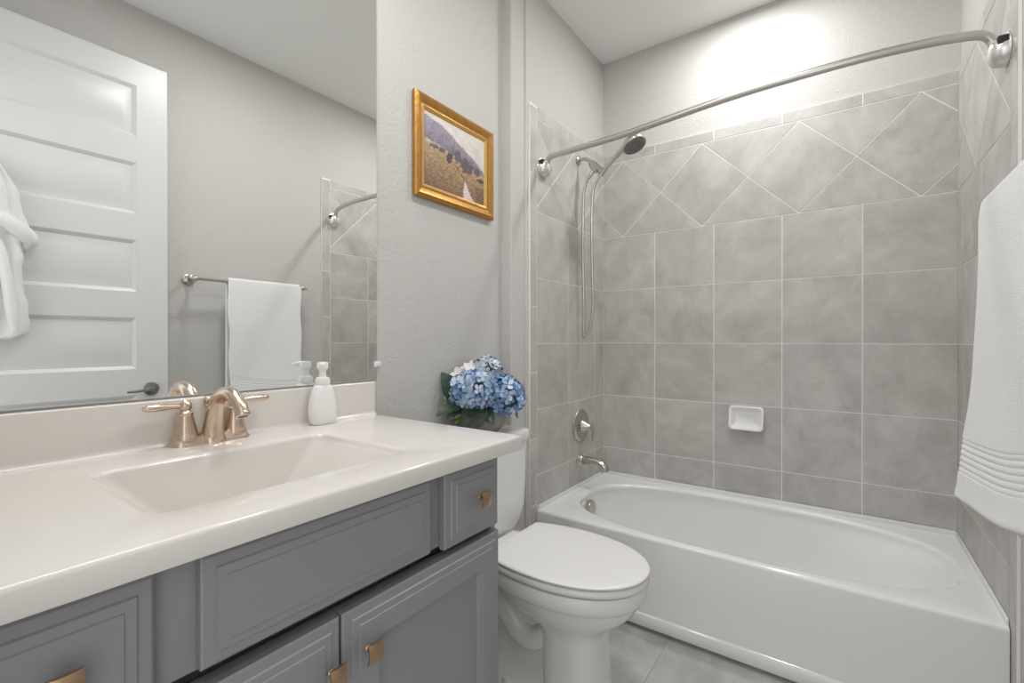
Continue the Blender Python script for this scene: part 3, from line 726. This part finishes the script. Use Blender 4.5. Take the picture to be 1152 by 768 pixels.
# soap dish on the back wall
bm = B()
dx0, dx1, dz0, dz1 = .684, .842, .695, .812
cxd, czd = (dx0 + dx1) / 2, (dz0 + dz1) / 2
def dring(s, y_top, y_bot, r, hxm=0, hzm=0):
    ring = rrect(0, 0, (dx1 - dx0) / 2 - hxm, (dz1 - dz0) / 2 - hzm, r, 0, 6)
    o = []
    for p in ring:
        t = (p.y / ((dz1 - dz0) / 2) + 1) / 2
        o.append(Vector((cxd + p.x, lerp(y_bot, y_top, t), czd + p.y)))
    return o
loft(bm, [dring(1, -.0005, -.0005, .018, .006, .006), dring(1, -.006, -.010, .018, .002, .002), dring(1, -.013, -.042, .020, 0, 0), dring(1, -.018, -.050, .020, .003, .003), dring(1, -.018, -.052, .018, .008, .008), dring(1, -.013, -.046, .016, .014, .014), dring(1, -.009, -.022, .012, .022, .022), dring(1, -.008, -.014, .010, .034, .032)], True, True)
o = obj('soap_dish', bm, M_white, None, sharp=60, loc=(cxd, 0, dz0)); tag(o, 'white ceramic soap dish mounted on the back tile wall', 'soap dish')

# ------------------------------------------------------------------ curtain rod
cr_ = thing('shower_curtain_rod', 'curved satin nickel shower curtain rod spanning above the tub', 'curtain rod', (.762, -.70, 1.95))
bm = B()
rp = [(.030, -.686, 1.944), (.030, -.688, 1.958), (.036, -.692, 1.974), (.054, -.697, 1.983), (.090, -.700, 1.984), (.2, -.704, 1.984), (.407, -.716, 1.985), (.60, -.742, 1.987), (.765, -.762, 1.990), (.90, -.770, 1.993), (1.036, -.772, 1.995), (1.15, -.769, 1.997), (1.262, -.758, 1.999), (1.38, -.735, 2.000), (1.440, -.715, 2.000), (1.472, -.703, 1.997), (1.489, -.696, 1.983), (1.494, -.692, 1.965), (1.494, -.691, 1.946)]
tube(bm, rp, .0127, 20, 6); obj('rod', bm, M_rod, cr_, sharp=50)
for s, x, y in ((1, .0, -.683), (-1, W, -.690)):
    bm = B(); lathe(bm, [(.045, .0003), (.046, .002), (.045, .005), (.043, .006)], (x, y, 1.947), (s, 0, 0), 36)
    lathe(bm, [(.0425, .004), (.042, .014), (.039, .024), (.033, .032), (.023, .038), (.010, .041), (0, .0415)], (x, y, 1.943), (s, 0, 0), 36)
    k = obj('end_bracket', bm, M_chrome, cr_, sharp=40)
    bm = B(); bx(bm, (x + s * .005, y - .041, 1.949), (x + s * .027, y - .012, 1.972), .002); obj('pivot_slot', bm, M_dark, k)  # solid dark block in place of the open slot, its shade put in as colour

# ------------------------------------------------------------------ towel bar and bath towel
XBAR, ZBAR = 1.436, 1.457
tb = thing('towel_bar', 'nickel towel bar on the right wall holding the bath towel', 'towel bar', (XR, -1.255, ZBAR))
bm = B(); tube(bm, [(XBAR, -1.552, ZBAR), (XBAR, -.958, ZBAR)], .0085, 16)
obj('bar', bm, M_nickel, tb)
for y, s in ((-1.545, -1), (-.965, 1)):
    bm = B(); lathe(bm, [(.029, .0003), (.030, .004), (.028, .009), (.022, .012), (.018, .016), (.011, .022), (.009, .040), (.009, .070), (.013, .078), (.0155, .088), (.0155, .100), (.012, .108), (.006, .112), (0, .113)], (XR, y, ZBAR), (-1, 0, 0), 28)
    lathe(bm, [(.0105, 0), (.0115, .010), (.009, .016), (.0065, .019), (.0085, .024), (.0075, .029), (0, .032)], (XBAR, y, ZBAR), (0, s, 0), 18)
    obj('post', bm, M_nickel, tb, sharp=40)
def xfront(z): return interp(z, [(.70, 1.371), (.76, 1.374), (.83, 1.382), (.90, 1.390), (.97, 1.399), (1.05, 1.406), (1.16, 1.411), (1.42, 1.415), (1.455, 1.418)])
bm = B(); NY, rows = 40, []
for j in range(NY + 1):
    t = j / NY; y = lerp(-1.392, -.987, t); row = []
    k = 1 - t                                        # 0 far from camera .. 1 near camera
    zbot = lerp(.755, .800, k) - .012 * math.sin(PI * k)
    path = []
    zl = [lerp(zbot, zbot + .06, i / 5) for i in range(5)] + [zbot + .06 + .0018 * i for i in range(50)] + [lerp(zbot + .15, ZBAR, i / 40) for i in range(41)]
    for z in zl:                                     # front, bottom to top
        x = xfront(z) + .030 * k * sstep((1.25 - z) / .5) + .004 * math.sin(7 * t + 4 * z) * sstep((1.4 - z) / .4) + .007
        q = (z - zbot - .062) / .082
        if 0 < q < 1: x += .0035 - .0030 * abs(math.sin(q * PI * 6))
        if z < zbot + .015: x -= .002
        yy = y + (.5 - t) * .012 * math.sin(3 * z) + (.004 * math.sin(z * 23) * (1 if t > .97 or t < .03 else 0))
        path.append((x, yy, z))
    for i in range(1, 9):
        a = PI * i / 9; path.append((XBAR + .001 - .0125 * math.cos(a), y, ZBAR + .0155 * math.sin(a)))
    zb2 = .725
    for i in range(30 + 1):
        z = lerp(ZBAR, zb2, i / 30); path.append((1.4525 + .006 * (ZBAR - z) + .003 * math.sin(9 * t), y - .004, z))
    rows.append([bm.verts.new(p) for p in path])
for j in range(NY):
    for i in range(len(rows[0]) - 1): bm.faces.new((rows[j][i], rows[j][i + 1], rows[j + 1][i + 1], rows[j + 1][i]))
o = obj('bath_towel', bm, M_towel, None, sharp=80, loc=(XBAR, -1.19, .75)); tag(o, 'white bath towel hanging over the nickel towel bar', 'towel')
sm = o.modifiers.new('thickness', 'SOLIDIFY'); sm.thickness = .011; sm.offset = 0
sb = o.modifiers.new('smooth', 'SUBSURF'); sb.levels = 1; sb.render_levels = 1

# robe on the door, seen only in the mirror
obj('robe_hook', lathe(lathe(B(), [(.022, 0), (.023, .003), (.015, .006), (.006, .008), (.005, .050), (.009, .052), (.009, .058), (0, .060)], (XD, -2.285, 1.872), (-1, 0, 0), 20), [(.004, 0), (.004, .02), (0, .022)], (XD - .055, -2.285, 1.872), (0, 0, 1), 12), M_pewter, door)
bm = B(); rings = []
edge = [(1.150, .075), (1.165, .100), (1.20, .122), (1.25, .118), (1.33, .103), (1.42, .098), (1.50, .100), (1.545, .104), (1.575, .116), (1.60, .118), (1.625, .108), (1.66, .100), (1.72, .092), (1.80, .058), (1.84, .034), (1.88, .018)]
NZ = 48
for k in range(NZ + 1):
    z = lerp(1.150, 1.875, k / NZ); hw = interp(z, edge); th = interp(z, [(1.15, .030), (1.3, .034), (1.55, .036), (1.6, .044), (1.7, .036), (1.82, .026), (1.875, .012)])
    if k == 0: hw *= .9; th *= .7
    r = []
    for q in range(56):
        a = 2 * PI * q / 56; c = math.cos(a); s = math.sin(a)
        fold = 1 + .30 * math.sin(6 * a + z * 3.2) + .10 * math.sin(13 * a + z * 11) + .25 * pnoise(a, z * 2.5, 3.5)
        r.append(Vector((XD - .047 - th * fold * (abs(s) ** .8) * math.copysign(1, s) * (1 if s > 0 else .75), -2.265 + hw * c * (1 + .02 * math.sin(z * 40) + .05 * pnoise(z, .5, 22)), z - .012 * c * (z < 1.2))))
    rings.append(r)
loft(bm, rings)
tube(bm, [(XD - .05, -2.36, 1.655), (XD - .072, -2.29, 1.640), (XD - .078, -2.22, 1.608), (XD - .070, -2.175, 1.575), (XD - .050, -2.150, 1.545), (XD - .030, -2.165, 1.510)], [.020, .026, .030, .032, .030, .016], 16, 6)
tube(bm, [(XD - .06, -2.30, 1.60), (XD - .078, -2.24, 1.52), (XD - .080, -2.215, 1.38), (XD - .074, -2.20, 1.25), (XD - .066, -2.19, 1.17)], [.010, .016, .018, .020, .014], 14, 6)
o = obj('hanging_robe', bm, M_towel, None, sharp=80, loc=(XD - .05, -2.265, 1.15)); tag(o, 'white terry robe hanging on the white door, reflected at the mirror edge', 'robe')
